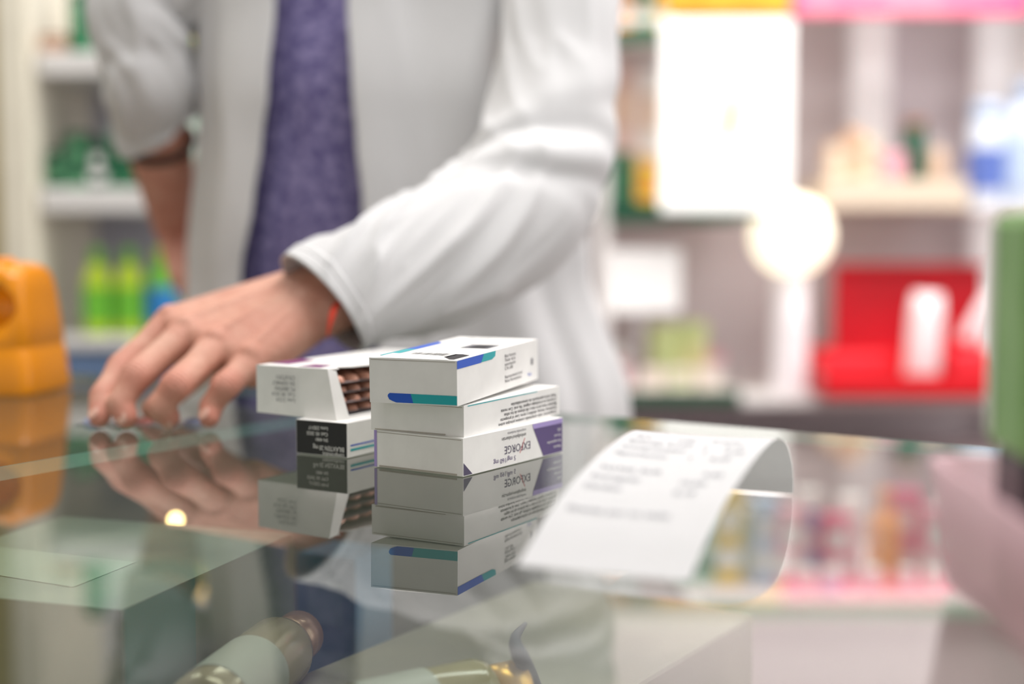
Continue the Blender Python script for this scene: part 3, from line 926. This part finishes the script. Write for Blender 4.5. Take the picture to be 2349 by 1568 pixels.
gm = MB(); hull(gm, [((0.002, -.002, h_*.44), (.010, .001, .03)), ((0.014, -.002, h_*.56), (.008, .001, .03))], 2)
mk('gold_mark', gm, [M('pale_gold', (228, 184, 60), .5, emit=.1)], e, smooth=True)
mk('poster_foot', MB().box((-w_*.3, .002, -.014), (w_*.3, .07, 0)), [c_dgreen], e)
gx = at(1820, 540, YF+.02)
zsh = zz(905)
e = thing('globe_lamp', (gx.x, gx.y+.02, zsh+.0005), 'glowing warm white globe lamp on a white stand', 'lamp')
hb2 = gx.z - zsh
gl = MB(); hull(gl, [((0, 0, hb2), .080)], 3)
def glow(name, core, rim, s):
    m = bpy.data.materials.new(name); m.use_nodes = True; nt = m.node_tree
    b = nt.nodes['Principled BSDF']
    lw = nt.nodes.new('ShaderNodeTexNoise'); lw.inputs['Scale'].default_value = 6
    r = nt.nodes.new('ShaderNodeValToRGB'); r.color_ramp.elements[0].color = lin(rim); r.color_ramp.elements[1].color = lin(core)
    nt.links.new(lw.outputs['Fac'], r.inputs['Fac']); nt.links.new(r.outputs['Color'], b.inputs['Emission Color'])
    b.inputs['Emission Strength'].default_value = s; b.inputs['Base Color'].default_value = lin(core)
    return m
mk('globe', gl, [glow('globe_glow', (255, 248, 230), (255, 238, 196), 1.3)], e, smooth=True)
mk('lamp_stand', lathe([(.036, 0), (.037, .004), (.036, .02), (.036, hb2*.4), (.034, hb2-.07)], 32), [M('stand_white_glow', (240, 232, 234), .4, emit=.2)], e, smooth=True)  # emission puts the pale glow below the globe into the stand
e = thing('sign_holder', (xx(1475), YF+.05, zz(896)), 'white card in an upright stand on the shelf', 'sign')
hz = zz(720)-zz(896)
mk('holder_base', lathe([(.03, 0), (.03, .004), (.008, .008)], 24), [c_white], e, smooth=True)
mk('holder_stem', lathe([(.004, .006), (.004, hz)], 12), [c_grey], e, smooth=True)
mk('card', MB().box((-.078, -.003, hz), (.078, .003, hz+(zz(572)-zz(720)))), [M('card_glow', (250, 248, 246), .5, emit=.35)], e, bevel=.002)  # emission added so the plain card looks brightly lit
zs = zz(466)
g = 'products on the wall shelf'
for px, w, h, m1, m2, t in [(1425, .05, .10, c_dgreen, c_green, 'dark green carton'), (1488, .04, .08, c_yellow, c_orange, 'yellow carton')]:
    prod((xx(px), YF+.06, zs), w, .05, h, m1, m2, t + ' on the green-edged shelf', g)
prod((xx(1440), YF+.14, zs), .05, .05, .28, P_('p_blush', (226, 196, 190)), c_beige, 'tall blush-coloured carton on the green-edged shelf', g)
prod((xx(1505), YF+.16, zs), .05, .05, .27, c_white, c_beige, 'tall white carton on the green-edged shelf', g)
zs = zz(66)
for i, (px, m1) in enumerate([(1430, c_orange), (1475, c_green), (1520, c_yellow)]):
    prod((xx(px), YF+.06, zs), .034, .04, .09, m1, c_white, ['orange', 'green', 'yellow'][i] + ' carton on the upper shelf', g)
zs = zz(412)
prod((xx(1925), YF+.07, zs), .035, .05, .075, c_beige, c_cream, 'beige carton on the cream shelf', g)
prod((xx(1968), YF+.06, zs), .034, .04, .100, P_('p_tan', (220, 178, 144)), c_beige, 'tan carton on the cream shelf', g)
prod((xx(2010), YF+.08, zs), .028, .04, .085, c_cream, c_beige, 'cream carton on the cream shelf', g)
jar((xx(2060), YF+.06, zs), .025, .055, c_pink, c_pink, 'small pink jar on the cream shelf', g)
bottle((xx(2112), YF+.07, zs), .120, .022, c_dgreen, c_brown, None, 'dark green bottle with brown cap on the cream shelf', g, 2)
bottle((xx(2170), YF+.08, zs), .08, .018, c_beige, c_white, None, 'beige bottle on the cream shelf', g, 0)
zb = zz(470)
bottle((xx(2275), YF+.06, zb), .20, .034, P_('p_frost', (220, 228, 242)), c_paleblue, c_dblue, 'frosted pale bottle with blue label', g, 2)
bottle((xx(2360), YF+.06, zb), .24, .040, P_('p_ice', (216, 228, 246)), c_paleblue, c_paleblue, 'large ice-blue bottle on the wall shelf', g, 1)
zs = zz(896)
for px, r, h, m1, m2, t in [(1425, .024, .075, c_pink, c_white, 'pale pink jar'), (1540, .034, .12, c_palegreen, c_palegreen, 'pale green-yellow jar'), (1610, .030, .125, P_('p_lemon', (236, 232, 170)), c_palegreen, 'lemon-coloured jar'), (1662, .020, .065, c_white, c_pink, 'white jar with pink lid')]:
    jar((xx(px), YF+.13, zs), r, h, m1, m2, t + ' on the lower shelf', g)
for px, cc in ((1425, c_pink), (1500, c_cream), (1565, c_palegreen), (1630, c_cream)):
    prod((xx(px), YF+.03, zs), .045, .03, .040, P_('p_pearl', (244, 226, 222)), cc, 'low pearl-coloured carton on the lower shelf', g)
# red gift set
e = thing('red_gift_box', (xx(2083), YF-.02, zz(903)), 'open glossy red gift box with raised lid and white tubes', 'gift box')
wr_ = (xx(2300)-xx(1874))
mb = MB(); mb.box((-wr_/2, -.06, 0), (wr_/2, .12, .008)); mb.box((-wr_/2, -.06, 0), (wr_/2, -.054, .045)); mb.box((-wr_/2, -.06, 0), (-wr_/2+.006, .12, .060)); mb.box((wr_/2-.006, -.06, 0), (wr_/2, .12, .060)); mb.box((-wr_/2, .114, 0), (wr_/2, .12, .085))
mk('gift_box_tray', mb, [c_red], e, bevel=.002)
mb = MB(); mb.box((-.120, .125, .07), (wr_/2, .135, .250)); mb.box((-.120, .10, .240), (wr_/2, .125, .250))
mk('gift_box_lid', mb, [P_('p_red_deep', (204, 2, 30))], e, bevel=.002)
prs = P_('p_red_soft', (240, 44, 58))
mk('gift_box_insert', MB().box((-.16, .03, .009), (-.02, .10, .075)), [prs], e, bevel=.006, seg=3)
mk('gift_box_insert', MB().box((.075, -.03, .009), (wr_/2-.008, .10, .086)), [prs], e, bevel=.006, seg=3)
gz = zz(903)
tw = M('tube_white_glow', (250, 236, 238), .35, emit=.12)  # slight emission brightens the tubes, which are no lamps
def ctube(x, y, z, tilt, hh, rr):
    ee = thing('cosmetic_tube', (x, y, z), 'shiny white tube standing in the red gift box', 'tube', 'white tubes in the red gift box', rot=(0, tilt, 0))
    mk('tube_body', lathe([(rr*.9, .004), (rr, .01), (rr*.95, hh*.8), (rr*.8, hh)], 32), [tw], ee, smooth=True)
    mk('tube_cap', lathe([(rr*.7, 0), (rr*.75, .004)], 24), [c_white], ee, smooth=True)
ctube(xx(2108), YF-.02, gz+.012, .06, .185, .034)
ctube(xx(2222), YF+.02, gz+.099, .48, .105, .014)

# low display table behind the counter, seen through the glass
tbx = thing('display_table', (0, 0, 0), 'low pale pink display table behind the glass counter', 'table')
pk = M('table_pink', (228, 210, 213), .5, col2=(214, 202, 202), scale=4)
mk('table_top', MB().box((.24, 1.92, .600), (1.10, 2.28, .628)), [pk], tbx, bevel=.004)
mk('table_front', MB().box((.26, 1.94, .12), (1.08, 1.955, .5995)), [pk], tbx)
for x in (.27, 1.04):
    for y in (1.96, 2.22):
        mk('leg', MB().box((x, y, 0), (x+.03, y+.03, .5995)), [shelf_w], tbx)
mk('trim_strip', MB().box((.24, 1.912, .604), (1.10, 1.9195, .622)), [P_('p_seafoam', (170, 206, 184))], tbx)
g2 = 'products on the low display table'
def tx_(px): return at(px, 1250, 2.0).x
for px, w, h, m1, m2, t, yy in [(1600, .05, .10, c_mint, c_green, 'mint', 2.02), (1668, .038, .135, c_yellow, c_white, 'yellow', 2.02), (1715, .036, .10, c_white, c_mint, 'white and mint', 2.05), (1757, .034, .12, c_paleblue, c_white, 'pale blue', 2.02),
        (1812, .040, .11, c_pink, c_white, 'pink', 2.0), (1862, .036, .13, c_white, c_dblue, 'white and blue', 2.03), (1912, .038, .10, c_rose, c_white, 'rose', 2.0), (1962, .034, .12, c_white, c_pink, 'white and pink', 2.04),
        (2085, .050, .13, c_rose, c_ppink, 'deep rose', 2.03), (2150, .042, .11, c_pink, c_white, 'soft pink', 2.0), (2215, .05, .12, c_white, c_rose, 'white and rose', 2.04)]:
    prod((tx_(px), yy, .6285), w, .04, h, m1, m2, t + ' carton on the low display table', g2, rotz=random.uniform(-.25, .25))
bottle((tx_(2022), 1.99, .6285), .14, .022, c_orange, c_orange, None, 'orange bottle on the low display table', g2, 0)
for px in (1835, 1890, 1985, 2060, 2120):
    jar((tx_(px), 1.955, .6285), .013, .035, [c_pink, c_white, c_ppink, c_paleblue, c_white][(px//5) % 5], c_white, 'tiny pastel jar at the table edge', g2)

# --------- left shelving
YL = 2.35
def zl(py): return at(1174, py, YL).z
def xl(px): return at(px, 700, YL).x
ul = thing('shelf_unit', (0, 0, 0), 'white wall shelving with green cartons and lime bottles', 'shelf unit')
mk('back_board', MB().box((xl(85), 2.68, .0), (xl(600), 2.70, 2.4)), [M('left_back', (182, 182, 196), .6)], ul)
sh_l = M('shelf_left_white', (222, 220, 218), .4)
for yt, yb in ((430, 486), (118, 172), (772, 800)):
    mk('shelf', MB().box((xl(98), YL, zl(yb)), (xl(600), 2.679, zl(yt))), [sh_l], ul, bevel=.003)
mk('upright', MB().box((xl(22), YL-.03, 0), (xl(92), 2.70, 2.4)), [M('upright_cream', (224, 218, 200), .5)], ul, bevel=.004)
mk('side_trim', MB().box((xl(-160), YL-.02, 0), (xl(20), 2.70, 2.4)), [M('olive_trim', (156, 138, 80), .6)], ul, bevel=.004)
mk('drawer_front', MB().box((xl(100), YL+.01, .2), (xl(600), YL+.03, zl(806))), [M('blue_drawer', (104, 130, 168), .5)], ul, bevel=.003)
g = 'products on the white shelves'
for i in range(5):
    prod((xl(124 + i*48), YL+.05, zl(430)), .026, .05, [.060, .074, .066, .080, .058][i], [c_dgreen, c_sage, c_dgreen, c_green, c_dgreen][i], [c_sage, c_dgreen, c_white, c_dgreen, c_sage][i], ['dark', 'sage', 'dark', 'bright', 'dark'][i] + ' green carton in a row on the shelf', g)
    prod((xl(138 + i*48), YL+.13, zl(430)), .028, .05, [.096, .086, .104, .090, .098][i], [c_green, c_dgreen, c_mint, c_sage, c_green][i], [c_dgreen, c_green, c_sage, c_white, c_dgreen][i], 'taller green carton behind the row', g)
bottle((xl(182), YL+.05, zl(118)), .105, .020, c_green, c_dgreen, None, 'green bottle on the top shelf', g, 2)
prod((xl(125), YL+.05, zl(118)), .04, .05, .03, c_brown, c_beige, 'low brown carton on the top shelf', g)
prod((xl(250), YL+.08, zl(118)), .05, .05, .09, c_white, c_mint, 'white and mint carton on the top shelf', g)
for i, px in enumerate((205, 280, 355)):
    bottle((xl(px), YL+.05, zl(772)), .145, .025, c_lime if i < 2 else c_lime2, c_lime2 if i < 2 else c_lime, c_lime2 if i < 2 else c_blue,
           'lime-green bottle with green cap' if i < 2 else 'green bottle with bright blue label', g, 1)
bottle((xl(392), YL+.11, zl(772)), .14, .022, c_blue, c_lime2, c_lime, 'blue bottle with lime label', g, 1)
prod((xl(438), YL+.04, zl(430)), .05, .05, .17, c_white, c_mint, 'tall white and mint carton on the shelf', g)
prod((xl(438), YL+.04, zl(118)), .036, .04, .03, c_lime2, c_yellow, 'small green and yellow carton on the top shelf', g)
e = thing('globe_lamp', (xl(444), YL+.12, zl(118)+.0005), 'small warm glowing globe lamp on the shelf', 'lamp')
gl = MB(); hull(gl, [((0, 0, .060), .034)], 3)
mk('globe', gl, [M('globe_warm', (255, 214, 130), .4, emit=2.6)], e, smooth=True)
mk('lamp_stand', lathe([(.018, 0), (.018, .004), (.006, .01), (.006, .03)], 20), [c_white], e, smooth=True)

# ------------------------------------------------------------------ goods inside the counter
g = 'goods inside the display case'
FZ = .8062
sp = on(403, 1192, .930)
e = thing('spot_lamp', (sp.x, sp.y, FZ), 'small warm spot lamp on a stem inside the display case', 'lamp')
mk('lamp_stand', lathe([(.012, 0), (.012, .003), (.002, .005), (.002, .116)], 20), [c_grey], e, smooth=True)
gl = MB(); hull(gl, [((0, 0, sp.z-FZ), .0062)], 3)
mk('bulb', gl, [M('bulb_warm', (255, 222, 150), .4, emit=6)], e, smooth=True)
ca = on(280, 1398, .945)
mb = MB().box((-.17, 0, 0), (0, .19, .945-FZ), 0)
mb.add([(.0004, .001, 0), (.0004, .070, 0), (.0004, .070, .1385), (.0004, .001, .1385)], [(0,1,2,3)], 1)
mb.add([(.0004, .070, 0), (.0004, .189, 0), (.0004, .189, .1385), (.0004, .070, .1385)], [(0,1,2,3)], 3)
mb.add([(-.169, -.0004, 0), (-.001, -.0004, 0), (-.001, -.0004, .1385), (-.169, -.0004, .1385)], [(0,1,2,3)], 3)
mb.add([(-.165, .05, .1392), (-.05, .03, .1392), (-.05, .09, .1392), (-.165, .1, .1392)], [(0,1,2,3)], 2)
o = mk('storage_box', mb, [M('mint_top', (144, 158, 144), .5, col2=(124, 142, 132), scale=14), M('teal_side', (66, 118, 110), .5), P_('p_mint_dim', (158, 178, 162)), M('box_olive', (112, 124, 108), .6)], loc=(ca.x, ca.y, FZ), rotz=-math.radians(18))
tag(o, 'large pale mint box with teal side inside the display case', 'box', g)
prod((-.118, .985, FZ), .05, .045, .105, P_('p_steel_blue', (104, 146, 176)), P_('p_steel2', (130, 166, 190)), 'steel blue carton inside the display case', g, rotz=-.5)
def lying(p0, p1, r, body, cap, text, floorz):
    d = (p1 - p0); L = d.length; yaw = math.atan2(d.y, d.x)
    e = thing('cosmetic_bottle', (p0.x, p0.y, floorz + r + .0006), text, 'bottle', g, rot=(0, math.pi/2, yaw))
    mk('bottle_body', lathe([(r*.8, 0), (r, .006), (r, L*.74), (r*.9, L*.79), (r*.7, L*.81)], 40), [body], e, smooth=True)
    mk('bottle_cap', lathe([(r*.72, L*.81), (r*.72, L*.985), (r*.62, L)], 32), [cap], e, smooth=True)
    mk('bottle_label', lathe([(r+.0005, L*.12), (r+.0005, L*.48)], 40, cap=False), [M('bottle_pearl_label', (166, 170, 158), .4)], e, smooth=True)
R2z = .878
a_ = on(455, 1640, .90); b_ = on(690, 1450, .90)
lying(a_, b_, .0205, M('amber_glass', (160, 150, 124), .15, metal=.2), M('copper_rim', (168, 140, 118), .3, metal=.5), 'amber glass bottle with copper rim lying in the case', R2z)
a_ = on(760, 1660, .90); b_ = on(1195, 1560, .90)
lying(a_, b_, .0190, M('olive_glass', (146, 138, 96), .12), c_gold, 'olive glass bottle with gold cap lying in the case', R2z)
m3 = MB()
rb = [on(1245, 1600, .88), on(1222, 1550, .895), on(1196, 1510, .915), on(1182, 1465, .92), on(1205, 1430, .90)]
tube(m3, rb, [.002, .003, .0045, .003, .0012], 24, 10)
o = mk('ribbon', m3, [M('ribbon_dark', (60, 66, 76), .6)], smooth=True); tag(o, 'dark grey ribbon curl inside the display case', 'ribbon', g)

# ------------------------------------------------------------------ light
w = bpy.data.worlds.new('world'); SC.world = w; w.use_nodes = True
w.node_tree.nodes['Background'].inputs[0].default_value = (1.0, .985, .975, 1)
w.node_tree.nodes['Background'].inputs[1].default_value = 0.54
def area(name, loc, rot, sx, sy, e, col=(1, .98, .96)):
    l = bpy.data.lights.new(name, 'AREA'); l.shape = 'RECTANGLE'; l.size = sx; l.size_y = sy; l.energy = e; l.color = col
    o = bpy.data.objects.new(name, l); COL.objects.link(o); o.location = loc; o.rotation_euler = rot
    return o
area('ceiling_light', (.2, .7, 2.75), (0, 0, 0), 1.2, .7, 24)
area('ceiling_light', (.9, 2.1, 2.75), (math.radians(20), 0, 0), 2.2, .5, 66)
area('ceiling_light', (-1.3, 1.6, 2.75), (0, 0, 0), .8, .8, 15)
area('side_light', (2.6, 1.0, 1.9), (0, math.radians(75), 0), 1.6, 1.6, 26, (1, 1, 1))  # area light from the right, no window modelled there
